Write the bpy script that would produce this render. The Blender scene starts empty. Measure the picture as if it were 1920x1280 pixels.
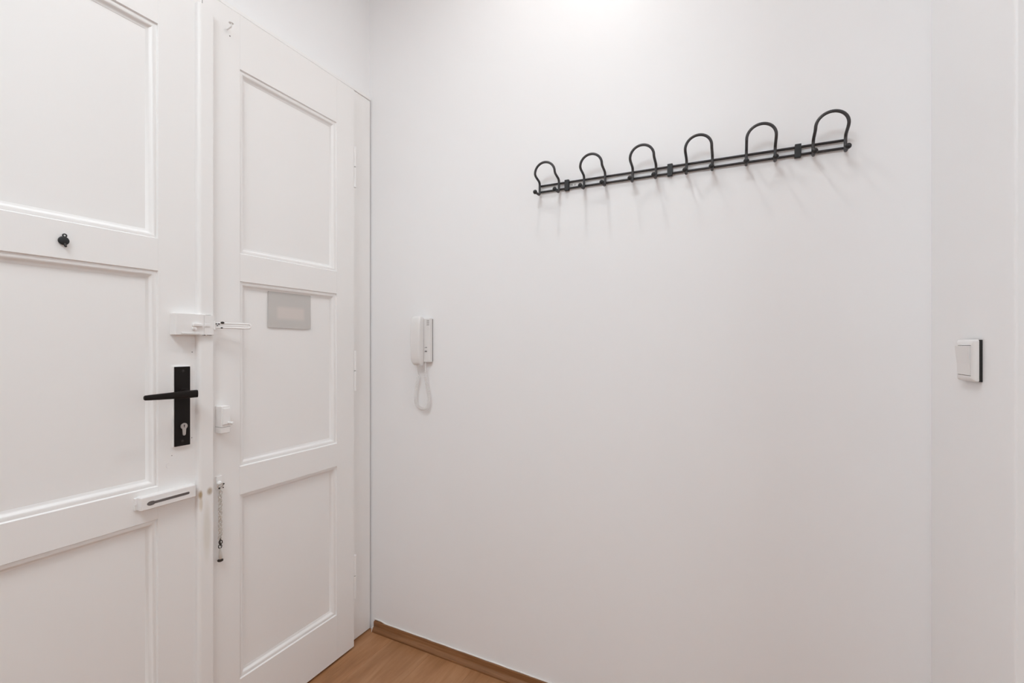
import bpy, bmesh, math, random
from mathutils import Vector, Matrix

random.seed(4)
S = bpy.context.scene
COL = S.collection
PI = math.pi

# ------------------------------------------------------------------ camera, world, light, exposure
EYE = 1.192                                   # lens height above the floor
cam_d = bpy.data.cameras.new('camera')
cam_d.lens = 16.0
cam_d.sensor_width = 36.0
cam_d.shift_y = 8.0 / 1920.0
cam_d.clip_start = 0.02
cam = bpy.data.objects.new('camera', cam_d)
COL.objects.link(cam)
cam.location = (0, 0, EYE)
cam.rotation_euler = (math.radians(90), 0, math.radians(26.745))
S.camera = cam

S.view_settings.view_transform = 'Standard'
S.view_settings.look = 'None'
S.view_settings.gamma = 1.0
S.view_settings.use_curve_mapping = False
S.view_settings.exposure = 0.08
try:
    S.cycles.diffuse_bounces = 16
    S.cycles.max_bounces = 18
    S.cycles.sample_clamp_indirect = 4.0
except Exception:
    pass

world = bpy.data.worlds.new('world')
S.world = world
world.use_nodes = True
wb = world.node_tree.nodes['Background']
wb.inputs['Color'].default_value = (0.80, 0.88, 1.0, 1)
wb.inputs['Strength'].default_value = 0.3

BULB_POS = (-0.503, 0.953)                     # round flush ceiling lamp above the door
LAMP_R = 0.032
BULB_STRENGTH = 375.0
BULB_COLOR = (1.0, 0.985, 0.965)
FILL_POS = (-0.475, -0.55)                      # added ceiling fill light, behind the camera
FILL_STRENGTH = 11.0
FILL_COLOR = (0.85, 0.945, 1.0)

# added fill light from the side, set inside an unseen window opening
fill_d = bpy.data.lights.new('side_fill', 'AREA')
fill_d.shape = 'RECTANGLE'
fill_d.size, fill_d.size_y = 1.2, 1.5
fill_d.energy = 13.0
fill_d.color = (0.86, 0.96, 1.0)
fill_l = bpy.data.objects.new('side_fill', fill_d)
COL.objects.link(fill_l)
fill_l.location = (2.26, -0.4, 1.75)
fill_l.rotation_euler = (math.radians(90), 0, math.radians(90))   # shines towards -X

# ------------------------------------------------------------------ measured planes (metres)
XW = -1.409      # plaster of the door wall
XF = -1.396      # face of the door frame
XL = -1.364      # face of the door leaves
YB = 1.450       # back wall
XR = 0.412       # short wall on the right
YR = 1.067       # its free end
CEIL = 2.91

# ------------------------------------------------------------------ materials
def new_mat(name, color, rough=0.5, metal=0.0, spec=0.5):
    m = bpy.data.materials.new(name)
    m.use_nodes = True
    p = m.node_tree.nodes['Principled BSDF']
    p.inputs['Base Color'].default_value = (*color, 1)
    p.inputs['Roughness'].default_value = rough
    p.inputs['Metallic'].default_value = metal
    p.inputs['Specular IOR Level'].default_value = spec
    return m

def add_bump(m, scale=80.0, strength=0.1, dist=0.001, detail=3.0, stretch=(1, 1, 1)):
    nt = m.node_tree
    n = nt.nodes
    tc = n.new('ShaderNodeTexCoord')
    mp = n.new('ShaderNodeMapping')
    mp.inputs['Scale'].default_value = stretch
    tx = n.new('ShaderNodeTexNoise')
    tx.inputs['Scale'].default_value = scale
    tx.inputs['Detail'].default_value = detail
    bp = n.new('ShaderNodeBump')
    bp.inputs['Strength'].default_value = strength
    bp.inputs['Distance'].default_value = dist
    nt.links.new(tc.outputs['Object'], mp.inputs['Vector'])
    nt.links.new(mp.outputs['Vector'], tx.inputs['Vector'])
    nt.links.new(tx.outputs['Fac'], bp.inputs['Height'])
    nt.links.new(bp.outputs['Normal'], n['Principled BSDF'].inputs['Normal'])
    return m

def tone(m, c1, c2, scale=2.0, detail=3.0, stretch=(1, 1, 1), lo=0.3, hi=0.7):
    nt = m.node_tree
    n = nt.nodes
    tc = n.new('ShaderNodeTexCoord')
    mp = n.new('ShaderNodeMapping')
    mp.inputs['Scale'].default_value = stretch
    tx = n.new('ShaderNodeTexNoise')
    tx.inputs['Scale'].default_value = scale
    tx.inputs['Detail'].default_value = detail
    r = n.new('ShaderNodeValToRGB')
    r.color_ramp.elements[0].position = lo
    r.color_ramp.elements[1].position = hi
    r.color_ramp.elements[0].color = (*c1, 1)
    r.color_ramp.elements[1].color = (*c2, 1)
    nt.links.new(tc.outputs['Object'], mp.inputs['Vector'])
    nt.links.new(mp.outputs['Vector'], tx.inputs['Vector'])
    nt.links.new(tx.outputs['Fac'], r.inputs['Fac'])
    nt.links.new(r.outputs['Color'], n['Principled BSDF'].inputs['Base Color'])
    return m

M = {}
M['wall'] = add_bump(tone(new_mat('wall_paint', (.80, .79, .785), .48, spec=.5),
                          (.872, .870, .876), (.882, .882, .888), 1.4), 160, .08, .0006)
M['ceiling'] = add_bump(new_mat('ceiling_paint', (.89, .885, .88), .85, spec=.2), 150, .08, .0006)
M['door'] = add_bump(tone(new_mat('door_paint', (.79, .77, .755), .38),
                          (.865, .85, .84), (.88, .868, .858), 2.2, stretch=(1, 1, .3)),
                     60, .06, .0008, stretch=(1, 3, .35))
M['hardware_white'] = add_bump(new_mat('painted_hardware', (.85, .835, .825), .40), 220, .12, .0006)
M['black'] = add_bump(new_mat('gap_black', (.010, .009, .008), .55), 300, .05, .0003)
M['rack'] = add_bump(new_mat('dark_grey_metal', (.038, .036, .038), .42, .25), 500, .06, .0003)
M['hook'] = add_bump(new_mat('grey_black_metal', (.056, .053, .055), .45, .2), 500, .06, .0003)
M['rack_black'] = new_mat('black_plastic', (.012, .012, .013), .5)
M['bronze'] = add_bump(new_mat('black_brown_metal', (.0065, .0035, .0025), .5, 0, .25), 400, .05, .0003)
M['screw_dark'] = new_mat('dark_screw', (.030, .026, .024), .45, .5)
M['nickel'] = add_bump(new_mat('nickel', (.52, .49, .47), .35, .8), 400, .05, .0003)
M['steel'] = add_bump(new_mat('worn_steel', (.70, .67, .63), .32, .75), 300, .1, .0004)
M['rust'] = new_mat('dark_steel', (.035, .026, .020), .5, .4)
M['slot'] = tone(new_mat('grey_slot', (.12, .105, .10), .6), (.09, .078, .075), (.17, .15, .145), 60)
M['chip'] = new_mat('chipped_paint', (.028, .022, .018), .7)
M['plastic'] = new_mat('white_plastic', (.79, .775, .765), .34)
M['plastic_grey'] = new_mat('grey_plastic', (.20, .185, .18), .45)
M['dark_mark'] = new_mat('dark_print', (.06, .055, .055), .6)
M['caulk'] = new_mat('white_caulk', (.80, .77, .74), .55)
M['paper'] = None
M['dark_gap'] = new_mat('dark_gap', (.03, .025, .022), .9)

def wood(name, dark, mid, light, stretch, rough=.42):
    m = new_mat(name, mid, rough)
    nt = m.node_tree
    n = nt.nodes
    tc = n.new('ShaderNodeTexCoord')
    oi = n.new('ShaderNodeObjectInfo')
    off = n.new('ShaderNodeVectorMath'); off.operation = 'SCALE'
    off.inputs['Scale'].default_value = 9.0
    comb = n.new('ShaderNodeCombineXYZ')
    for k in range(3):
        nt.links.new(oi.outputs['Random'], comb.inputs[k])
    nt.links.new(comb.outputs['Vector'], off.inputs[0])
    add = n.new('ShaderNodeVectorMath'); add.operation = 'ADD'
    nt.links.new(tc.outputs['Object'], add.inputs[0])
    nt.links.new(off.outputs['Vector'], add.inputs[1])
    mp = n.new('ShaderNodeMapping'); mp.inputs['Scale'].default_value = stretch
    nt.links.new(add.outputs['Vector'], mp.inputs['Vector'])
    t1 = n.new('ShaderNodeTexNoise'); t1.inputs['Scale'].default_value = 1.0
    t1.inputs['Detail'].default_value = 6; t1.inputs['Distortion'].default_value = .8
    t2 = n.new('ShaderNodeTexNoise'); t2.inputs['Scale'].default_value = 5.0
    t2.inputs['Detail'].default_value = 4
    nt.links.new(mp.outputs['Vector'], t1.inputs['Vector'])
    nt.links.new(mp.outputs['Vector'], t2.inputs['Vector'])
    mx = n.new('ShaderNodeMix'); mx.inputs['Factor'].default_value = .35
    nt.links.new(t1.outputs['Fac'], mx.inputs['A']); nt.links.new(t2.outputs['Fac'], mx.inputs['B'])
    r = n.new('ShaderNodeValToRGB')
    e = r.color_ramp.elements
    e[0].position = .33; e[0].color = (*dark, 1)
    e[1].position = .68; e[1].color = (*light, 1)
    x = e.new(.5); x.color = (*mid, 1)
    nt.links.new(mx.outputs['Result'], r.inputs['Fac'])
    hs = n.new('ShaderNodeHueSaturation')
    mr = n.new('ShaderNodeMapRange')
    mr.inputs['To Min'].default_value = .95; mr.inputs['To Max'].default_value = 1.05
    nt.links.new(oi.outputs['Random'], mr.inputs['Value'])
    nt.links.new(mr.outputs['Result'], hs.inputs['Value'])
    nt.links.new(r.outputs['Color'], hs.inputs['Color'])
    nt.links.new(hs.outputs['Color'], n['Principled BSDF'].inputs['Base Color'])
    bp = n.new('ShaderNodeBump'); bp.inputs['Strength'].default_value = .12
    bp.inputs['Distance'].default_value = .0006
    nt.links.new(t2.outputs['Fac'], bp.inputs['Height'])
    nt.links.new(bp.outputs['Normal'], n['Principled BSDF'].inputs['Normal'])
    return m

M['floor'] = wood('laminate_oak', (.27, .120, .046), (.36, .172, .074), (.45, .238, .117), (15, 2.2, 15))
M['skirt'] = wood('skirting_wood', (.17, .070, .024), (.25, .112, .043), (.34, .17, .078), (2.5, 60, 60), .4)

def stains(m, spots):
    """tan marks with a shape of their own: (centre, radii, colour, amount)"""
    nt = m.node_tree
    n = nt.nodes
    p = n['Principled BSDF']
    tc = n.new('ShaderNodeTexCoord')
    src = p.inputs['Base Color'].links[0].from_socket
    for c, rad, colr, amt in spots:
        sub = n.new('ShaderNodeVectorMath'); sub.operation = 'SUBTRACT'
        sub.inputs[1].default_value = c
        nt.links.new(tc.outputs['Object'], sub.inputs[0])
        div = n.new('ShaderNodeVectorMath'); div.operation = 'DIVIDE'
        div.inputs[1].default_value = rad
        nt.links.new(sub.outputs['Vector'], div.inputs[0])
        ln = n.new('ShaderNodeVectorMath'); ln.operation = 'LENGTH'
        nt.links.new(div.outputs['Vector'], ln.inputs[0])
        mr = n.new('ShaderNodeMapRange')
        mr.inputs['From Min'].default_value = .45; mr.inputs['From Max'].default_value = 1.1
        mr.inputs['To Min'].default_value = amt; mr.inputs['To Max'].default_value = 0
        nt.links.new(ln.outputs['Value'], mr.inputs['Value'])
        mx = n.new('ShaderNodeMix'); mx.data_type = 'RGBA'
        mx.inputs['B'].default_value = (*colr, 1)
        for s in mx.inputs:
            if s.type == 'RGBA' and s.name == 'B':
                s.default_value = (*colr, 1)
        A = [s for s in mx.inputs if s.type == 'RGBA' and s.name == 'A'][0]
        out = [s for s in mx.outputs if s.type == 'RGBA'][0]
        fac = [s for s in mx.inputs if s.type == 'VALUE'][0]
        nt.links.new(mr.outputs['Result'], fac)
        nt.links.new(src, A)
        src = out
    nt.links.new(src, p.inputs['Base Color'])
    return m

# ------------------------------------------------------------------ mesh helpers
def BM():
    return bmesh.new()

def box(bm, x0, x1, y0, y1, z0, z1, bev=0.0, seg=2):
    vs = [bm.verts.new((x, y, z)) for x in (x0, x1) for y in (y0, y1) for z in (z0, z1)]
    f = [(0, 1, 3, 2), (4, 6, 7, 5), (0, 4, 5, 1), (2, 3, 7, 6), (0, 2, 6, 4), (1, 5, 7, 3)]
    fs = [bm.faces.new([vs[i] for i in q]) for q in f]
    if bev > 0:
        es = list({e for q in fs for e in q.edges})
        bmesh.ops.bevel(bm, geom=es, offset=bev, offset_type='OFFSET', segments=seg, profile=.5, affect='EDGES', clamp_overlap=True)
    return bm

def frames(pts, closed=False):
    n = len(pts)
    T = []
    for i in range(n):
        a = pts[i - 1] if (i > 0 or closed) else pts[0]
        b = pts[(i + 1) % n] if (i < n - 1 or closed) else pts[-1]
        T.append((b - a).normalized())
    ref = Vector((0, 0, 1)) if abs(T[0].z) < .9 else Vector((1, 0, 0))
    N = (ref - T[0] * ref.dot(T[0])).normalized()
    out = []
    for i in range(n):
        N = (N - T[i] * N.dot(T[i]))
        N = N.normalized() if N.length > 1e-9 else Vector((1, 0, 0))
        out.append((T[i], N, T[i].cross(N)))
    return out

def tube(bm, pts, r, n=10, closed=False, radii=None, flat=1.0):
    pts = [Vector(p) for p in pts]
    fr = frames(pts, closed)
    rings = []
    for i, (p, (t, a, b)) in enumerate(zip(pts, fr)):
        rr = radii[i] if radii else r
        rings.append([bm.verts.new(p + a * math.cos(2 * PI * k / n) * rr + b * math.sin(2 * PI * k / n) * rr * flat) for k in range(n)])
    m = len(rings)
    for i in range(m if closed else m - 1):
        A, B = rings[i], rings[(i + 1) % m]
        for k in range(n):
            bm.faces.new((A[k], A[(k + 1) % n], B[(k + 1) % n], B[k]))
    if not closed:
        bm.faces.new(rings[0][::-1])
        bm.faces.new(rings[-1])
    return bm

def fillet(pts, rads, n=6):
    pts = [Vector(p) for p in pts]
    out = [pts[0]]
    for i in range(1, len(pts) - 1):
        r = rads[i - 1] if isinstance(rads, (list, tuple)) else rads
        a, p, b = pts[i - 1], pts[i], pts[i + 1]
        if r <= 0:
            out.append(p); continue
        la, lb = (a - p).length, (b - p).length
        q0 = p + (a - p).normalized() * min(r, la * .49)
        q1 = p + (b - p).normalized() * min(r, lb * .49)
        for k in range(n + 1):
            t = k / n
            out.append(q0 * (1 - t) ** 2 + p * 2 * t * (1 - t) + q1 * t * t)
    out.append(pts[-1])
    return out

def lathe(bm, prof, origin, axis='X', n=24):
    """prof: (distance along axis, radius)"""
    o = Vector(origin)
    ax = {'X': (Vector((1, 0, 0)), Vector((0, 1, 0)), Vector((0, 0, 1))),
          'Y': (Vector((0, -1, 0)), Vector((1, 0, 0)), Vector((0, 0, 1))),
          'Z': (Vector((0, 0, 1)), Vector((1, 0, 0)), Vector((0, 1, 0)))}[axis]
    rings = []
    for d, r in prof:
        if r < 1e-6:
            rings.append([bm.verts.new(o + ax[0] * d)])
        else:
            rings.append([bm.verts.new(o + ax[0] * d + ax[1] * math.cos(2 * PI * k / n) * r + ax[2] * math.sin(2 * PI * k / n) * r) for k in range(n)])
    for A, B in zip(rings, rings[1:]):
        for k in range(n):
            a0, a1 = A[k % len(A)], A[(k + 1) % len(A)]
            b0, b1 = B[k % len(B)], B[(k + 1) % len(B)]
            vs = []
            for v in (a0, a1, b1, b0):
                if v not in vs:
                    vs.append(v)
            if len(vs) > 2:
                bm.faces.new(vs)
    for R in (rings[0], rings[-1]):
        if len(R) > 2:
            bm.faces.new(R)
    return bm

def ball(bm, c, r, n=16):
    prof = [(-r * math.cos(PI * k / (n // 2 + 2)), r * math.sin(PI * k / (n // 2 + 2))) for k in range(n // 2 + 3)]
    return lathe(bm, prof, c, 'Z', n)

def prism(bm, poly, plane, d0, d1, bev=0.0):
    """extrude a 2-D outline; plane 'YZ' extrudes along X, 'XZ' along Y"""
    def P(a, b, d):
        return (d, a, b) if plane == 'YZ' else (a, d, b)
    A = [bm.verts.new(P(a, b, d0)) for a, b in poly]
    B = [bm.verts.new(P(a, b, d1)) for a, b in poly]
    f0 = bm.faces.new(A); f1 = bm.faces.new(B[::-1])
    for k in range(len(poly)):
        j = (k + 1) % len(poly)
        bm.faces.new((A[k], B[k], B[j], A[j]))
    if bev:
        es = list(f0.edges) + list(f1.edges)
        bmesh.ops.bevel(bm, geom=es, offset=bev, offset_type='OFFSET', segments=2, profile=.5, affect='EDGES', clamp_overlap=True)
    return bm

def obj(name, bm, mat, parent=None, origin=None, smooth=True, angle=35):
    bmesh.ops.recalc_face_normals(bm, faces=bm.faces[:])
    me = bpy.data.meshes.new(name)
    bm.to_mesh(me); bm.free()
    me.materials.append(mat)
    if smooth:
        me.shade_smooth()
        me.set_sharp_from_angle(angle=math.radians(angle))
    o = bpy.data.objects.new(name, me)
    COL.objects.link(o)
    if smooth:
        wnm = o.modifiers.new('weighted_normal', 'WEIGHTED_NORMAL')
        wnm.keep_sharp = True
    if parent is not None:
        w = Vector((0, 0, 0)); q = parent
        while q:
            w += q.location; q = q.parent
        me.transform(Matrix.Translation(-w))
        o.parent = parent
    elif origin is not None:
        me.transform(Matrix.Translation(-Vector(origin)))
        o.location = origin
    return o

def tag(o, label=None, cat=None, group=None, kind=None):
    if label: o['label'] = label
    if cat: o['category'] = cat
    if group: o['group'] = group
    if kind: o['kind'] = kind
    return o

def empty(name, loc, label=None, cat=None, group=None, kind=None):
    o = bpy.data.objects.new(name, None)
    o.empty_display_size = .05
    COL.objects.link(o)
    o.location = loc
    return tag(o, label, cat, group, kind)

# ------------------------------------------------------------------ room shell
XE, YF = 2.3, -2.8                           # far sides of the hall behind the camera
b = BM()
box(b, -1.62, XE + .15, YF - .15, YB + .15, -.12, -.012)
floor = tag(obj('floor', b, M['dark_gap'], smooth=False), 'brown oak laminate floor of long boards', kind='structure')
PW, PL = .192, 1.285
plank_mesh = {}
xs = -1.46
col_i = 0
y_edge = YB - .004
while xs < XE:
    x1 = min(xs + PW, XE)
    y1 = y_edge - (0 if col_i % 3 == 0 else (.43 if col_i % 3 == 1 else .86))
    segs = []
    if y1 < y_edge - .01:
        segs.append((y1, y_edge))
    while y1 > YF:
        segs.append((max(y1 - PL, YF), y1)); y1 -= PL
    for (a, c) in segs:
        key = (round(x1 - xs, 3), round(c - a, 3))
        if key not in plank_mesh:
            q = BM()
            box(q, 0, x1 - xs - .0004, 0, c - a - .0004, -.012, 0, .0004, 1)
            bmesh.ops.recalc_face_normals(q, faces=q.faces[:])
            me = bpy.data.meshes.new('plank'); q.to_mesh(me); q.free()
            me.materials.append(M['floor'])
            plank_mesh[key] = me
        p = bpy.data.objects.new('plank', plank_mesh[key])
        COL.objects.link(p); p.parent = floor
        p.location = (xs, a, 0)
    xs += PW; col_i += 1

b = BM(); box(b, -1.62, XE + .15, YF - .15, YB + .15, CEIL, CEIL + .12)
tag(obj('ceiling', b, M['ceiling'], smooth=False), 'white painted ceiling', kind='structure')
b = BM(); box(b, -1.62, XE + .15, YB, YB + .15, -.012, CEIL)
tag(obj('wall_back', b, M['wall'], smooth=False), 'white plaster wall carrying the coat rack', kind='structure')
b = BM()
box(b, XR, XE + .15, YR, YB, -.012, CEIL, .004, 2)
tag(obj('wall_right', b, M['wall'], smooth=False), 'short white wall carrying the light switch', kind='structure')
b = BM()                                       # door wall: solid behind the door niche
box(b, -1.62, -1.47, YF, YB, -.012, CEIL)
box(b, -1.47, XW, -.02, YB, 2.225, CEIL)
box(b, -1.47, XW, YF, -.02, -.012, CEIL)
tag(obj('wall_left', b, M['wall'], smooth=False), 'white plaster wall around the entrance door', kind='structure')
b = BM(); box(b, -1.47, XE, YF - .15, YF, -.012, CEIL)
tag(obj('wall_front', b, M['wall'], smooth=False), 'white wall behind the camera', kind='structure')
b = BM()                                       # far side wall, with an opening for the added window
box(b, XE, XE + .15, .25, YR, -.012, CEIL)
box(b, XE, XE + .15, YF, -1.05, -.012, CEIL)
box(b, XE, XE + .15, -1.05, .25, -.012, .95)
box(b, XE, XE + .15, -1.05, .25, 2.55, CEIL)
tag(obj('wall_side', b, M['wall'], smooth=False), 'white wall with the added window at the far side of the hall', kind='structure')
wn = empty('fill_window_1', (XE + .08, -.4, .95), 'unseen white framed window added for fill light in the far side wall of the hall', kind='structure')  # unseen window, added as a setting for the side fill
b = BM()
for (y0, y1, z0, z1) in ((-1.05, -.99, .95, 2.55), (.19, .25, .95, 2.55), (-.99, .19, .95, 1.01), (-.99, .19, 2.49, 2.55), (-.43, -.37, 1.01, 2.49)):
    box(b, XE + .05, XE + .11, y0, y1, z0, z1, .003)
obj('fill_window_frame', b, M['door'], wn)
g = bpy.data.materials.new('fill_window_glass'); g.use_nodes = True
gp = g.node_tree.nodes['Principled BSDF']
gp.inputs['Transmission Weight'].default_value = 1; gp.inputs['Roughness'].default_value = 0
for (y0, y1) in ((-.99, -.43), (-.37, .19)):
    b = BM(); box(b, XE + .078, XE + .082, y0, y1, 1.01, 2.49)
    obj('pane', b, g, wn, smooth=False)

# wooden skirting along the back wall: small profiled strip
b = BM()
prof = [(YB - .0005, 0), (YB - .0200, 0), (YB - .0205, .0045), (YB - .0195, .0070), (YB - .0125, .0170), (YB - .0108, .0195),
        (YB - .0102, .0230), (YB - .0100, .0365), (YB - .0086, .0393), (YB - .0005, .040)]
rings = [[b.verts.new((x, y, z)) for y, z in prof] for x in (-1.374, XR - .0005)]
for k in range(len(prof)):
    j = (k + 1) % len(prof)
    b.faces.new((rings[0][k], rings[0][j], rings[1][j], rings[1][k]))
b.faces.new(rings[0]); b.faces.new(rings[1][::-1])
base = tag(obj('baseboard_back', b, M['skirt'], angle=50), 'narrow brown wooden skirting strip under the coat rack wall', kind='structure')
b = BM()
pts = [(-1.376 + i * .03, YB - .0026 + .0004 * math.sin(i * 1.7), .0405 + .0004 * math.sin(i * 2.3) + (.005 if i < 2 else 0)) for i in range(60)]
tube(b, pts, .0024, 8)
tag(obj('caulk_line', b, M['caulk'], base), 'white caulk line on top of the strip')
b = BM()
box(b, -1.3765, -1.3735, YB - .021, YB - .004, .001, .020, .001)
tag(obj('end_cap', b, M['caulk'], base), 'paint smeared end of the strip')

# door frame (casing) around both leaves
b = BM()
box(b, -1.47, XF, 1.318, 1.4435, .004, 2.222, .003)
box(b, -1.47, XF, .0, .175, .004, 2.222, .003)
box(b, -1.47, XF, .175, 1.318, 2.13, 2.222, .003)
trim = tag(obj('trim_1', b, M['door']), 'white painted wooden frame around the double door', kind='structure')
b = BM()
box(b, -1.47, XF + .004, -.005, 1.4435, 2.222, 2.2345, .0025)
obj('head_strip', b, M['door'], trim)
b = BM()
box(b, -1.469, XF - .02, .175, 1.318, 0, .006)
obj('threshold', b, M['dark_gap'], trim)

# ------------------------------------------------------------------ door leaves
RAILS = [(.0075, .176), (.7385, .824), (1.3885, 1.4725), (2.0345, 2.2)]
PANELS = [(.176, .7385), (.824, 1.3885), (1.4725, 2.0345)]
TH = .034                                     # leaf thickness
REC = .015                                    # panel recess

def leaf(root, y0, y1, p0, p1, proud=None):
    for a, c in ((y0, p0), (p1, y1)):
        q = BM(); box(q, XL - TH, XL, a, c, .0075, 2.2, .0006, 1)
        obj('stile', q, M['door'], root)
    for i, (z0, z1) in enumerate(RAILS):
        pr = .0022 if proud == i else 0.0
        q = BM(); box(q, XL - TH, XL + pr, p0 - pr * .5, p1, z0, z1, .0004, 1)
        obj('rail', q, M['door'], root)
    for (z0, z1) in PANELS:
        q = BM(); box(q, XL - TH + .006, XL - REC, p0 - .001, p1 + .001, z0 - .001, z1 + .001)
        obj('panel', q, M['door'], root, smooth=False)
        prof = [(-.001, -TH + .008), (-.0002, -.0005), (.0008, -.0035), (.0020, -.0046), (.0060, -.0036), (.0095, -.0042), (.0125, -.0066),
                (.0150, -.0100), (.0180, -.0128), (.0215, -.0140), (.0225, -REC - .0005)]
        q = BM(); rr = []
        for u, h in prof:
            rr.append([q.verts.new((XL + h, y, z)) for y, z in
                       ((p0 + u, z0 + u), (p1 - u, z0 + u), (p1 - u, z1 - u), (p0 + u, z1 - u))])
        for A, B2 in zip(rr, rr[1:]):
            for k in range(4):
                q.faces.new((A[k], A[(k + 1) % 4], B2[(k + 1) % 4], B2[k]))
        obj('moulding', q, M['door'], root, angle=40)

d1 = empty('door_1', (XL, .46, .0075), 'white panelled door leaf with the black lever handle', kind='structure')
leaf(d1, .165, .756, .262, .647)
d2 = empty('door_2', (XL, 1.04, .0075), 'white panelled door leaf beside the coat rack wall, with grey paper', kind='structure')
leaf(d2, .758, 1.3225, .8655, 1.2365, proud=1)

def strip_outline(y0, y1, h, r, n=6):
    """cover strip section as (x, y): rounded on the left, square on the right"""
    out = [(XL - .001, y0), (XL + h - r - .001, y0)]
    for k in range(n + 1):
        a = PI / 2 * k / n
        out.append((XL + h - r + r * math.sin(a), y0 + r - r * math.cos(a)))
    out += [(XL + h, y0 + r + .001), (XL + h, y1 - .001), (XL + h - .0003, y1 - .0003), (XL + h - .001, y1), (XL - .001, y1)]
    return out

# astragal: rounded cover strip over the meeting line of the leaves
M['astragal'] = stains(M['door'].copy(), [((.015, .2835, .768), (.03, .0055, .014), (.46, .33, .19), .95),
                                         ((.015, .3075, .772), (.03, .0085, .012), (.46, .37, .26), .85),
                                         ((.015, .2845, .742), (.03, .005, .022), (.62, .53, .40), .6),
                                         ((.017, .300, .66), (.03, .012, .09), (.70, .66, .58), .5)])
q = BM()
ol = strip_outline(.7375, .7775, .0165, .0085)
A = [q.verts.new((x, y, .012)) for x, y in ol]; Bv = [q.verts.new((x, y, 2.150)) for x, y in ol]
for k in range(len(ol)):
    j = (k + 1) % len(ol)
    q.faces.new((A[k], A[j], Bv[j], Bv[k]))
q.faces.new(A[::-1]); q.faces.new(Bv)
obj('cover_strip', q, M['astragal'], d1, angle=60)

# --- lever handle on its long plate
PL0 = XL + .008
q = BM(); box(q, XL - .0005, PL0, .6822, .7212, .9205, 1.1353, .0012)
plate = tag(obj('handle_plate', q, M['bronze'], d1), 'black lever handle plate')
q = BM()
lathe(q, [(-.001, .0115), (.012, .0115), (.014, .0100), (.030, .0095), (.044, .0095)], (PL0, .7015, 1.0632), 'X', 20)
ys = [(.7135, .0100, .0070), (.708, .0102, .0074), (.690, .0100, .0072), (.660, .0090, .0064), (.630, .0078, .0056), (.604, .0068, .0050), (.5945, .0062, .0046), (.592, .004, .003)]
ringsL = []
for (y, hz, hx) in ys:
    ringsL.append([q.verts.new((XL + .0525 + hx * math.copysign(abs(math.cos(t)) ** .55, math.cos(t)), y,
                                1.0632 + hz * math.copysign(abs(math.sin(t)) ** .55, math.sin(t)))) for t in [2 * PI * k / 16 for k in range(16)]])
for A, B2 in zip(ringsL, ringsL[1:]):
    for k in range(16):
        q.faces.new((A[k], A[(k + 1) % 16], B2[(k + 1) % 16], B2[k]))
q.faces.new(ringsL[0]); q.faces.new(ringsL[-1][::-1])
obj('lever', q, M['bronze'], plate, angle=50)
q = BM(); box(q, XL - .0005, XL + .0055, .6790, .7218, .9190, 1.1370, .0015)
tag(obj('paint_rim', q, M['door'], plate), 'white paint rim around the plate')
# euro cylinder
q = BM()
cy, cz = .7045, .9735
poly = []
for k in range(19):
    a = math.radians(-62 + k * (304 / 18))
    poly.append((cy + .0086 * math.cos(a), cz + .0086 * math.sin(a)))
poly = [(cy + .0041, cz - .0075)] + poly[1:-1] + [(cy - .0041, cz - .0075)]
for k in range(9):
    a = PI + PI * k / 8
    poly.append((cy + .0041 * math.cos(a), cz - .0215 + .0041 * math.sin(a)))
prism(q, poly, 'YZ', PL0 - .001, PL0 + .003, .0006)
cyl = tag(obj('lock_cylinder', q, M['nickel'], plate), 'nickel lock cylinder')
q = BM(); box(q, PL0 + .0028, PL0 + .0033, cy - .0009, cy + .0009, cz - .0034, cz + .0036)
lathe(q, [(0, .0016), (.0004, .0016)], (PL0 + .0029, cy, cz + .0026), 'X', 10)
obj('keyhole', q, M['black'], plate)
for (y, z) in ((.7025, 1.1238), (.7015, .9330)):
    q = BM(); lathe(q, [(-.0005, .0036), (.0006, .0034), (.0012, .002), (.0013, 0)], (PL0, y, z), 'X', 14)
    obj('screw', q, M['screw_dark'], plate)

# --- peephole with swing cover
q = BM()
lathe(q, [(-.001, .0085), (.002, .0095), (.0045, .0098), (.0065, .0090), (.0080, .006), (.0085, 0)], (XL, .4600, 1.4282), 'X', 28)
peep = tag(obj('peephole', q, M['rack_black'], d1), 'black peephole cover')
q = BM()
pts = [(XL + .0055, .4612 + .0032 * math.cos(a), 1.4398 + .0032 * math.sin(a)) for a in [2 * PI * k / 14 for k in range(14)]]
tube(q, pts, .0014, 8, closed=True)
obj('pivot_eye', q, M['rack_black'], peep)
q = BM()
tube(q, [(XL + .0065, .4610, 1.4215), (XL + .0085, .4615, 1.4165), (XL + .010, .4617, 1.4140)], .002, 10, radii=[.0024, .0026, .0018])
obj('lift_tab', q, M['screw_dark'], peep)

# --- rim lock case on the left leaf, staple box on the right leaf
q = BM(); box(q, XL - .001, XL + .0255, .6750, .7478, 1.2215, 1.2790, .0012, 2)
case = obj('lock_case', q, M['hardware_white'], d1)
q = BM(); box(q, XL + .0245, XL + .0325, .7150, .7400, 1.2440, 1.2545, .0030, 3)
lathe(q, [(0, .0062), (.004, .0060), (.0052, .004), (.0055, 0)], (XL + .0250, .7210, 1.2395), 'X', 16)
obj('turn_knob', q, M['hardware_white'], case)
q = BM(); box(q, XL + .0245, XL + .0275, .6890, .7360, 1.2240, 1.2280, .0008)
obj('lower_lip', q, M['hardware_white'], case)
q = BM(); box(q, XL + .0120, XL + .0253, .7479, .7735, 1.2222, 1.2783, .0010, 2)
stp = obj('lock_keeper', q, M['hardware_white'], d2)
q = BM(); box(q, XL + .0245, XL + .0272, .7480, .7640, 1.2450, 1.2540, .0012, 2)
obj('keeper_tongue', q, M['hardware_white'], stp)
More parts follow.
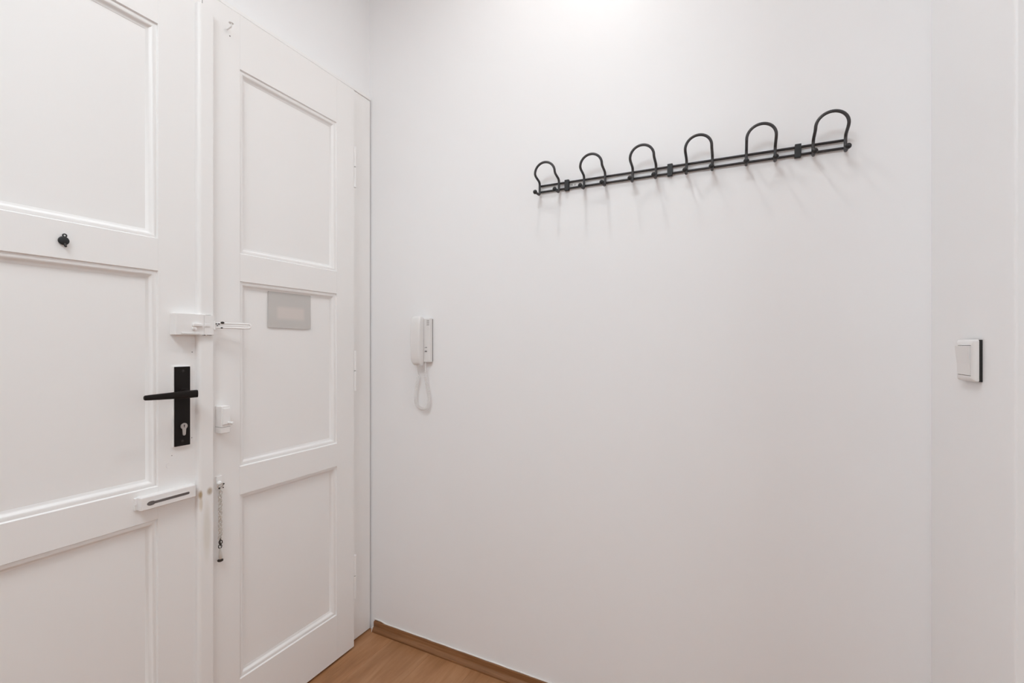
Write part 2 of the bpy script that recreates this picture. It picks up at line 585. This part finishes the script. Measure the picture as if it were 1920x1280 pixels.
# swing bar: a narrow loop of painted flat rod standing open from the keeper
q = BM()
P0 = Vector((XL + .0225, .7785, 1.2505)); P1 = Vector((XL + .0480, .8650, 1.2500))
dv = (P1 - P0).normalized()
path = []
hz = .0062
for t in [0, .2, .4, .6, .8, .95]:
    path.append(P0.lerp(P1, t) + Vector((0, 0, hz)))
for k in range(1, 8):
    a = PI / 2 - PI * k / 8
    path.append(P1 - dv * .004 + dv * (.006 * math.cos(a)) + Vector((0, 0, hz * math.sin(a))))
for t in [.95, .8, .6, .4, .2, 0]:
    path.append(P0.lerp(P1, t) - Vector((0, 0, hz)))
tube(q, path, .0026, 10)
sb = obj('swing_bar', q, M['hardware_white'], d2)
q = BM()
tube(q, [P0.lerp(P1, t) for t in (0.02, .3, .6, .96)], .0048, 8, flat=.35)
obj('bar_web', q, M['hardware_white'], sb)
q = BM()
tube(q, [P0 - dv * .002 + Vector((0, 0, -.0125)), P0 - dv * .002 + Vector((0, 0, .0125))], .0045, 12)
obj('bar_pivot', q, M['hardware_white'], sb)
for k, (t, dz, s) in enumerate(((.20, .0080, .0058), (.18, -.0072, .0036), (-.06, -.0070, .0028), (.03, .0040, .0028), (.10, .0040, .0030), (.06, -.001, .0022))):
    q = BM(); c = P0.lerp(P1, t) + Vector((.0028, -.001, dz))
    ball(q, (0, 0, 0), s, 8)
    bmesh.ops.scale(q, vec=(.45, 1.0, .55), verts=q.verts)
    bmesh.ops.translate(q, vec=c, verts=q.verts)
    tag(obj('paint_chip', q, M['chip'], sb), 'dark chipped paint')
for (y, z, w, hgt) in ((.7480, 1.2220, .0040, .0012), (.7620, 1.2223, .0060, .0010), (.7590, 1.2782, .0070, .0005)):
    q = BM(); box(q, XL + .0225, XL + .0250, y - w, y + w, z - hgt, z + hgt, .0004)
    tag(obj('paint_crack', q, M['chip'], stp), 'dark crack in the paint')

# --- bolt keeper on the right leaf
q = BM(); box(q, XL - .001, XL + .0290, .7925, .8180, .9385, 1.0175, .0020, 3)
bk = obj('bolt_keeper', q, M['hardware_white'], d2)
q = BM(); box(q, XL + .0285, XL + .0320, .7950, .8160, .9640, 1.0110, .0012)
obj('keeper_face', q, M['hardware_white'], bk)
q = BM(); tube(q, [(XL + .028, .812, .9680), (XL + .046, .813, .9680), (XL + .048, .813, .9680)], .0042, 12, radii=[.0042, .0042, .0030])
obj('bolt_pin', q, M['hardware_white'], bk)
q = BM(); box(q, XL + .0005, XL + .0294, .7922, .8183, .9564, .9571)
obj('seam', q, M['slot'], bk)

# --- slotted chain track on the left leaf
q = BM(); box(q, XL - .001, XL + .0225, .5985, .7285, .7760, .8105, .0030, 3)
box(q, XL - .001, XL + .0060, .5930, .7360, .7765, .8085, .0020)
track = obj('chain_track', q, M['hardware_white'], d1)
q = BM()
sl = []
ya, yb, zz = .6215, .7080, .7925
for k in range(13):
    a = math.radians(32 + k * (296 / 12))
    sl.append((ya + .0095 * math.cos(a), zz - .0010 + .0056 * math.sin(a)))
for k in range(9):
    a = -PI / 2 + PI * k / 8
    sl.append((yb + .0033 * math.cos(a), zz + .0033 * math.sin(a)))
prism(q, sl, 'YZ', XL + .0220, XL + .0230)
tag(obj('track_slot', q, M['slot'], track), 'dark grey keyhole slot')
q = BM(); box(q, XL + .0230, XL + .0238, ya + .006, yb - .001, zz + .0033, zz + .0050, .0003)
obj('slot_lip', q, M['hardware_white'], track)
for (y,) in ((.5958,), (.7325,)):
    q = BM(); lathe(q, [(-.0005, .0028), (.0009, .0026), (.0014, 0)], (XL + .006, y, .7925), 'X', 12)
    obj('screw', q, M['hardware_white'], track)

# --- security chain hanging on the right leaf
q = BM(); box(q, XL - .001, XL + .0050, .7930, .8095, .7730, .8120, .0015)
lathe(q, [(0, .0065), (.004, .0062), (.008, .0045), (.009, 0)], (XL + .005, .8000, .7920), 'X', 18)
cm = tag(obj('chain_mount', q, M['hardware_white'], d2), 'white chain mount')
q = BM()
pts = [(XL + .0125 + .004 * math.sin(a), .8000 + .0072 * math.cos(a), .7860 + .0072 * math.sin(a)) for a in [2 * PI * k / 20 for k in range(20)]]
tube(q, pts, .0017, 8, closed=True)
obj('mount_ring', q, M['steel'], cm)
for (dy, dz, s) in ((.0065, .004, .0024), (-.0058, -.006, .0026), (.0052, -.0065, .0018)):
    q = BM(); ball(q, (XL + .0165, .8000 + dy, .7860 + dz), s, 8)
    obj('worn_spot', q, M['rust'], cm)
q = BM()
ch = None
R1, HL, wr = .0038, .0016, .00125
pts = [(R1 * math.cos(a), 0, HL + R1 * math.sin(a)) for a in [PI * k / 7 for k in range(8)]]
pts += [(R1 * math.cos(a), 0, -HL + R1 * math.sin(a)) for a in [PI + PI * k / 7 for k in range(8)]]
tube(q, pts, wr, 7, closed=True)
link_me = None
chain = empty('security_chain', (0, 0, 0))
chain.parent = d2
chain.location = (.0125, .7990 - 1.04, .7720 - .0075)
chain['label'] = 'steel security chain hanging from its white mount'
me = bpy.data.meshes.new('chain_link'); bmesh.ops.recalc_face_normals(q, faces=q.faces[:]); q.to_mesh(me); q.free()
me.materials.append(M['steel']); me.shade_smooth()
me_d = me.copy(); me_d.materials.clear(); me_d.materials.append(M['rust'])
NL = 28
for i in range(NL):
    o = bpy.data.objects.new('chain_link', me_d if i in (24, 25, 26, 27) else me)
    COL.objects.link(o); o.parent = chain
    o.location = (.0008 * math.sin(i * 2.1), .0008 * math.sin(i * 1.3), -.0060 * i)
    o.rotation_euler = (0, math.radians(4 * math.sin(i * 1.9)), math.radians((55 if i % 2 else -35) + 12 * math.sin(i * .8)))
q = BM()
wz = -.0060 * NL
w0 = Vector((XL + .0125, .7990, .7720))
tube(q, [w0 + Vector((0, 0, wz + .001)), w0 + Vector((0, 0, wz - .010)), w0 + Vector((.001, 0, wz - .024)), w0 + Vector((.001, 0, wz - .030))], .003, 12,
     radii=[.0022, .0036, .0050, .0042])
obj('end_sleeve', q, M['steel'], chain)
q = BM()
lathe(q, [(0, .003), (.002, .0072), (.0055, .0076), (.0075, .004), (.0085, 0)], w0 + Vector((.0005, 0, wz - .0385)), 'Z', 16)
obj('end_button', q, M['rust'], chain)

# --- small odds and ends on the leaves
q = BM()                                      # bent nail near the top of the right leaf
tube(q, fillet([(XL - .001, .8270, 2.1320), (XL + .020, .8265, 2.1330), (XL + .021, .8262, 2.1440)], .004), .0022, 10)
lathe(q, [(0, .0062), (.0014, .0068), (.003, .0050), (.0035, 0)], (XL + .0205, .8262, 2.1425), 'Z', 14)
tag(obj('bent_nail', q, M['hardware_white'], d2), 'white painted bent nail')
def dot(root, y, z, r, mat=M['slot'], nm='nail_hole'):
    q = BM(); lathe(q, [(-.0006, r), (.0002, r), (.0003, 0)], (XL, y, z), 'X', 10)
    obj(nm, q, mat, root)
dot(d2, .8345, 2.1165, .0020)
dot(d1, .7300, 1.1745, .0014)
dot(d1, .7290, .9365, .0012)
dot(d1, .6795, .8975, .0011)
q = BM()
pts = [(XL + .0002, .6705 + .0050 * math.cos(a), .8735 + .0065 * math.sin(a)) for a in [math.radians(60 + 24 * k) for k in range(11)]]
tube(q, pts, .0007, 6)
obj('scratch', q, M['hardware_white'], d1)
# hinge barrels on the right leaf
for (z0, zs, z1) in ((.1927, .2815, .3639), (1.0130, 1.0928, 1.1720), (1.8185, 1.8996, 1.9810)):
    h = None
    for (a, c) in ((z0, zs - .0009), (zs + .0009, z1)):
        q = BM()
        L_ = c - a
        lathe(q, [(0, .0045), (.0012, .0060), (L_ - .0012, .0060), (L_, .0045)], (XL - .004, 1.3305, a), 'Z', 16)
        obj('hinge_barrel', q, M['door'], d2)
    q = BM(); lathe(q, [(0, .0042), (.0018, .0042)], (XL - .004, 1.3305, zs - .0009), 'Z', 12)
    obj('hinge_gap', q, M['slot'], d2)

# ------------------------------------------------------------------ paper sheet taped to the door
pm = new_mat('grey_paper', (.47, .455, .44), .7)
nt = pm.node_tree; n = nt.nodes
tc = n.new('ShaderNodeTexCoord'); sx = n.new('ShaderNodeSeparateXYZ')
nt.links.new(tc.outputs['Object'], sx.inputs['Vector'])
def band(sock, lo, hi, soft):
    a = n.new('ShaderNodeMapRange'); a.inputs['From Min'].default_value = lo - soft; a.inputs['From Max'].default_value = lo + soft
    c = n.new('ShaderNodeMapRange'); c.inputs['From Min'].default_value = hi + soft; c.inputs['From Max'].default_value = hi - soft
    m = n.new('ShaderNodeMath'); m.operation = 'MULTIPLY'
    nt.links.new(sock, a.inputs['Value']); nt.links.new(sock, c.inputs['Value'])
    nt.links.new(a.outputs['Result'], m.inputs[0]); nt.links.new(c.outputs['Result'], m.inputs[1])
    return m.outputs['Value']
mm = n.new('ShaderNodeMath'); mm.operation = 'MULTIPLY'
nt.links.new(band(sx.outputs['Y'], .032, .135, .006), mm.inputs[0])
nt.links.new(band(sx.outputs['Z'], .030, .070, .006), mm.inputs[1])
mx = n.new('ShaderNodeMix'); mx.data_type = 'RGBA'
cA = [s for s in mx.inputs if s.type == 'RGBA']; cA[0].default_value = (.565, .545, .525, 1); cA[1].default_value = (.66, .605, .575, 1)
nt.links.new(mm.outputs['Value'], [s for s in mx.inputs if s.type == 'VALUE'][0])
nt.links.new([s for s in mx.outputs if s.type == 'RGBA'][0], n['Principled BSDF'].inputs['Base Color'])
PX = XL - REC + .0012
q = BM()
NY, NZ = 16, 10
y0, y1, z0, z1 = .9665, 1.1300, 1.2515, 1.3745
def bulge(u, v):
    return .0006 + .0025 * (1 - v) * (.4 + .6 * math.sin(u * 5.5 + .6) ** 2) + .0008 * math.sin(v * 9)* .4
def zedge(u, v):
    return z0 + (z1 - z0) * v + (1 - v) * (-.0035 * math.sin(u * PI * 1.0) * (u - .25)) - v * .003 * (1 - u) * 0
front = [[q.verts.new((PX + bulge(i / NY, j / NZ) + .0004, y0 + (y1 - y0) * i / NY - .0015 * (1 - j / NZ) * (1 - i / NY), zedge(i / NY, j / NZ))) for j in range(NZ + 1)] for i in range(NY + 1)]
back = [[q.verts.new(v.co - Vector((.0004, 0, 0))) for v in r] for r in front]
for i in range(NY):
    for j in range(NZ):
        q.faces.new((front[i][j], front[i + 1][j], front[i + 1][j + 1], front[i][j + 1]))
        q.faces.new((back[i][j + 1], back[i + 1][j + 1], back[i + 1][j], back[i][j]))
for i in range(NY):
    q.faces.new((front[i][0], back[i][0], back[i + 1][0], front[i + 1][0]))
    q.faces.new((front[i][NZ], front[i + 1][NZ], back[i + 1][NZ], back[i][NZ]))
for j in range(NZ):
    q.faces.new((front[0][j], front[0][j + 1], back[0][j + 1], back[0][j]))
    q.faces.new((front[NY][j], back[NY][j], back[NY][j + 1], front[NY][j + 1]))
paper = tag(obj('paper_sheet', q, pm, origin=(PX, y0, z0)), 'grey paper sheet stuck to the middle panel of the white door', 'paper')

# ------------------------------------------------------------------ coat rack
RC = Vector((-.1892, YB - .0050, 1.7130))      # middle of the lower rail
rack = empty('coat_rack', RC, 'dark grey metal coat rack with six looped hooks on the white wall', 'coat rack')
HW = .0351
SP = .1577
XSPAN = SP * 2.5 + HW
for dz in (0, .0204):
    q = BM()
    tube(q, [RC + Vector((-XSPAN, 0, dz)), RC + Vector((0, 0, dz)), RC + Vector((XSPAN, 0, dz))], .0034, 12)
    obj('rail', q, M['rack'], rack)
def hook_path(s):
    base_ = [(-HW * s, -.038, -.0120), (-HW * s, 0, -.0120), (-HW * s, 0, .0310), (-HW * s, -.036, .0405), (-HW * s, -.0405, .0460)]
    return base_
pl = fillet(hook_path(1), [.009, .010, .008])
arc = []
for k in range(1, 24):
    a = PI - PI * k / 24
    arc.append(Vector((HW * math.cos(a), -.0405 - .004 * math.sin(a), .0460 + .0335 * math.sin(a))))
pr_ = [Vector((-p.x, p.y, p.z)) for p in reversed(pl)]
path = pl + arc + pr_
q = BM(); tube(q, [p + Vector((0, -.0068, 0)) for p in path], .0039, 14)
bmesh.ops.recalc_face_normals(q, faces=q.faces[:])
hme = bpy.data.meshes.new('hook'); q.to_mesh(hme); q.free(); hme.materials.append(M['hook']); hme.shade_smooth()
q = BM(); ball(q, (0, 0, 0), .0072, 16)
bmesh.ops.recalc_face_normals(q, faces=q.faces[:])
kme = bpy.data.meshes.new('knob'); q.to_mesh(kme); q.free(); kme.materials.append(M['rack_black']); kme.shade_smooth()
for k in range(6):
    h = bpy.data.objects.new('hook', hme); COL.objects.link(h); h.parent = rack
    h.location = ((k - 2.5) * SP, 0, 0)
    for s in (-1, 1):
        kn = bpy.data.objects.new('knob', kme); COL.objects.link(kn); kn.parent = h
        kn.location = (s * HW, -.0448, -.0120)
for bx in (-.5218, -.1928, .1361):
    q = BM()
    c = RC + Vector((bx - RC.x, 0, .010))
    box(q, c.x - .0075, c.x + .0075, c.y - .0060, YB + .0002, c.z - .0180, c.z + .0180, .0012)
    obj('bracket', q, M['rack_black'], rack)
# small white sticker between the rails, with two worn dark characters
q = BM(); c = RC + Vector((-.5003 - RC.x, .0042, .0102))
box(q, c.x - .013, c.x + .016, c.y - .0006, c.y + .0006, c.z - .0055, c.z + .0055, .0002)
st = tag(obj('sticker', q, M['plastic'], rack), 'small white sticker with dark marks')
q = BM()
for (x0, x1, a0, a1) in ((-.0105, -.0095, -.0025, .0028), (-.0095, -.0075, -.0002, .0028), (-.0065, -.0052, -.0025, .0028), (-.0052, -.0035, .0008, .0028), (-.0040, -.0030, -.0025, .0008)):
    box(q, c.x + x0, c.x + x1, c.y - .0009, c.y - .0006, c.z + a0, c.z + a1)
for (x0, x1, a0, a1) in ((.0030, .0040, -.0025, .0028), (.0040, .0068, .0016, .0028), (.0040, .0068, -.0025, -.0014), (.0060, .0070, -.0025, .0020)):
    box(q, c.x + x0, c.x + x1, c.y - .0009, c.y - .0006, c.z + a0, c.z + a1)
obj('sticker_print', q, M['plastic_grey'], st, smooth=False)
rack.rotation_euler = (0, math.radians(1.0), 0)

# ------------------------------------------------------------------ door phone
IX = -1.105
ic = empty('intercom_handset', (IX, YB, 1.118), 'white intercom phone with coiled cord on the wall next to the door', 'intercom')
q = BM(); box(q, -1.150, -1.0766, YB - .0028, YB + .0002, 1.1310, 1.2965, .0008)
obj('back_plate', q, M['plastic_grey'], ic)
q = BM(); box(q, -1.152, -1.0758, YB - .022, YB - .0030, 1.1280, 1.2990, .0030, 3)
body = obj('housing', q, M['plastic'], ic)
q = BM()
prof = []
Zs = [1.1165, 1.120, 1.130, 1.150, 1.180, 1.215, 1.250, 1.280, 1.297, 1.3045, 1.3065]
front = [.036, .044, .049, .0525, .0550, .0560, .0550, .0520, .0480, .043, .036]
secs = []
for z, d in zip(Zs, front):
    half = .0220 if 1.121 < z < 1.303 else .0180
    back = .0215
    cx = -1.1240
    r = .006
    ring = []
    for (sx_, sy_, a0) in ((1, 0, -90), (1, 1, 0), (-1, 1, 90), (-1, 0, 180)):
        for k in range(4):
            a = math.radians(a0 + 30 * k)
            px = cx + sx_ * (half - r) + r * math.cos(a) * 1
            base_y = (d - r) if sy_ else (back + r)
            py = base_y + r * math.sin(a)
            ring.append((px, py))
    secs.append([q.verts.new((px, YB - py, z)) for px, py in ring])
for A, B2 in zip(secs, secs[1:]):
    m_ = len(A)
    for k in range(m_):
        q.faces.new((A[k], A[(k + 1) % m_], B2[(k + 1) % m_], B2[k]))
q.faces.new(secs[0]); q.faces.new(secs[-1][::-1])
hs = obj('handset', q, M['plastic'], ic, angle=50)
for k in range(5):
    z = 1.2900 - k * .0044
    q = BM(); box(q, -1.0905, -1.0785, YB - .0224, YB - .0216, z - .0008, z + .0008)
    obj('speaker_slot', q, M['plastic_grey'], body, smooth=False)
q = BM(); box(q, -1.0985, -1.0890, YB - .0245, YB - .0215, 1.1680, 1.1730, .0008)
obj('door_button', q, M['plastic_grey'], body)
q = BM()
box(q, -1.0975, -1.0915, YB - .0224, YB - .0217, 1.1848, 1.1862)
box(q, -1.0988, -1.0974, YB - .0224, YB - .0217, 1.1832, 1.1864)
lathe(q, [(0, .0019), (.0006, .0019)], (-1.0910, YB - .0217, 1.1855), 'Y', 10)
obj('key_symbol', q, M['dark_mark'], body, smooth=False)
# coiled cord: out of the housing, loops down and back up into the handset
ctrl = [(-1.1010, YB - .016, 1.1275), (-1.1005, YB - .016, 1.092), (-1.0985, YB - .017, 1.066), (-1.0875, YB - .018, 1.015), (-1.0825, YB - .018, .985),
        (-1.0890, YB - .018, .9575), (-1.1100, YB - .018, .9460), (-1.1350, YB - .018, .953), (-1.1480, YB - .018, .977), (-1.1465, YB - .018, 1.015),
        (-1.1380, YB - .018, 1.055), (-1.1330, YB - .020, 1.082), (-1.1280, YB - .030, 1.104), (-1.1240, YB - .036, 1.1180)]
def catmull(P, n):
    P = [Vector(p) for p in P]; P = [P[0] * 2 - P[1]] + P + [P[-1] * 2 - P[-2]]
    out = []
    for i in range(1, len(P) - 2):
        for k in range(n):
            t = k / n
            a, b_, c_, d_ = P[i - 1], P[i], P[i + 1], P[i + 2]
            out.append(.5 * ((2 * b_) + (c_ - a) * t + (2 * a - 5 * b_ + 4 * c_ - d_) * t * t + (3 * b_ - a - 3 * c_ + d_) * t ** 3))
    out.append(P[-2]); return out
cl = catmull(ctrl, 24)
ln = [0]
for a, c in zip(cl, cl[1:]):
    ln.append(ln[-1] + (c - a).length)
tot = ln[-1]
def at_len(s):
    i = 0
    lo, hi = 0, len(ln) - 1
    while hi - lo > 1:
        mid = (lo + hi) // 2
        if ln[mid] <= s: lo = mid
        else: hi = mid
    t = (s - ln[lo]) / max(1e-9, ln[hi] - ln[lo])
    return cl[lo].lerp(cl[hi], t)
TURNS, PER = 64, 12
s0, s1 = .036, tot - .042
npt = TURNS * PER
center = [at_len(s0 + (s1 - s0) * i / npt) for i in range(npt + 1)]
fr = frames(center)
hp = []
for i in range(npt + 1):
    a = 2 * PI * i / PER
    ramp = min(1, i / 8, (npt - i) / 8)
    rad = .0056 * ramp
    hp.append(center[i] + fr[i][1] * math.cos(a) * rad + fr[i][2] * math.sin(a) * rad)
q = BM(); tube(q, [at_len(s0 * k / 5) for k in range(5)] + hp + [at_len(s1 + (tot - s1) * k / 5) for k in range(1, 6)], .00105, 6)
obj('coiled_cord', q, M['plastic'], ic)
q = BM(); tube(q, [at_len(0), at_len(.018), at_len(.034)], .0026, 10)
obj('cord_sleeve', q, M['plastic'], body)

# ------------------------------------------------------------------ light switch
sw = empty('light_switch', (XR, 1.223, 1.163), 'white rocker light switch with a dark gap behind its frame', 'switch')
SY0, SY1, SZ0, SZ1 = 1.1815, 1.2645, 1.1215, 1.2045
q = BM(); box(q, XR - .0055, XR + .0003, SY0 + .0004, SY1 - .001, SZ0 + .001, SZ1 - .001, .0006)
obj('gap_shade', q, M['black'], sw)  # black box stands in for the shade in the gap behind the frame
q = BM()
zc, yc = (SZ0 + SZ1) / 2, (SY0 + SY1) / 2
iy0, iy1, iz0, iz1 = 1.2275, 1.2825, 1.1330, 1.1925
iy0, iy1 = yc - .0285, yc + .0285
lv = [(0, .0050), (0, .0080), (.0010, .0100), (.0035, .0118), (.0070, .0128), (.0115, .0131)]
outer = []
for ins, h in lv:
    ring = []
    r = max(.0005, .004 - ins * .3)
    for (sy, sz, a0) in ((1, 1, 0), (-1, 1, 90), (-1, -1, 180), (1, -1, 270)):
        for k in range(4):
            a = math.radians(a0 + 30 * k)
            hy = (SY1 - SY0) / 2 - ins - r; hzz = (SZ1 - SZ0) / 2 - ins - r
            ring.append(q.verts.new((XR - h, yc + sy * hy + r * math.cos(a), zc + sz * hzz + r * math.sin(a))))
    outer.append(ring)
hole = [q.verts.new((XR - .0060, v.co.y, v.co.z)) for v in outer[-1]]
outer.append(hole)
for A, B2 in zip(outer, outer[1:]):
    for k in range(16):
        q.faces.new((A[k], A[(k + 1) % 16], B2[(k + 1) % 16], B2[k]))
obj('frame', q, M['plastic'], sw, angle=30)
q = BM()
hy_, hz_ = (SY1 - SY0) / 2 - .0123, (SZ1 - SZ0) / 2 - .0124
poly = [(XR - .0061, zc - hz_), (XR - .0138, zc - hz_), (XR - .0150, zc - hz_ * .2), (XR - .0185, zc + hz_), (XR - .0061, zc + hz_)]
A = [q.verts.new((x, yc - hy_, z)) for x, z in poly]; B2 = [q.verts.new((x, yc + hy_, z)) for x, z in poly]
f0 = q.faces.new(A); f1 = q.faces.new(B2[::-1])
for k in range(5):
    q.faces.new((A[k], B2[k], B2[(k + 1) % 5], A[(k + 1) % 5]))
bmesh.ops.bevel(q, geom=list(q.edges), offset=.0008, segments=2, profile=.5, affect='EDGES', clamp_overlap=True)
obj('rocker', q, M['plastic'], sw, angle=40)
q = BM(); box(q, XR - .0062, XR - .0056, yc - .030, yc + .030, zc - .030, zc + .030)
obj('gap_plate', q, M['dark_gap'], sw, smooth=False)

# ------------------------------------------------------------------ ceiling lamp (above the frame)
lamp = empty('ceiling_lamp', (BULB_POS[0], BULB_POS[1], CEIL), 'round flush ceiling lamp above the door', 'lamp')
q = BM(); lathe(q, [(0, .03), (0, LAMP_R + .02), (-.055, LAMP_R + .02), (-.060, LAMP_R + .016), (-.060, LAMP_R + .003), (-.052, LAMP_R + .002), (-.050, .03)], (BULB_POS[0], BULB_POS[1], CEIL), 'Z', 32)
obj('lamp_housing', q, M['plastic'], lamp)
em = bpy.data.materials.new('lamp_glow'); em.use_nodes = True
ep = em.node_tree.nodes['Principled BSDF']
ep.inputs['Base Color'].default_value = (.9, .9, .9, 1)
ep.inputs['Emission Color'].default_value = (*BULB_COLOR, 1)
ep.inputs['Emission Strength'].default_value = BULB_STRENGTH
q = BM(); lathe(q, [(-.056, 0), (-.056, LAMP_R), (-.050, LAMP_R), (-.050, 0)], (BULB_POS[0], BULB_POS[1], CEIL), 'Z', 32)
obj('diffuser', q, em, lamp)

panel = empty('fill_panel', (FILL_POS[0], FILL_POS[1], CEIL), 'added square fill light on the ceiling behind the camera', 'lamp')  # unseen glowing panel, added to brighten the room
q = BM(); box(q, FILL_POS[0] - .47, FILL_POS[0] + .47, FILL_POS[1] - .47, FILL_POS[1] + .47, CEIL - .03, CEIL, .004)
obj('fill_panel_housing', q, M['plastic'], panel)
em2 = em.copy(); em2.name = 'fill_glow'
ep2 = em2.node_tree.nodes['Principled BSDF']
ep2.inputs['Emission Color'].default_value = (*FILL_COLOR, 1)
ep2.inputs['Emission Strength'].default_value = FILL_STRENGTH
q = BM(); box(q, FILL_POS[0] - .45, FILL_POS[0] + .45, FILL_POS[1] - .45, FILL_POS[1] + .45, CEIL - .032, CEIL - .029)
obj('diffuser', q, em2, panel, smooth=False)
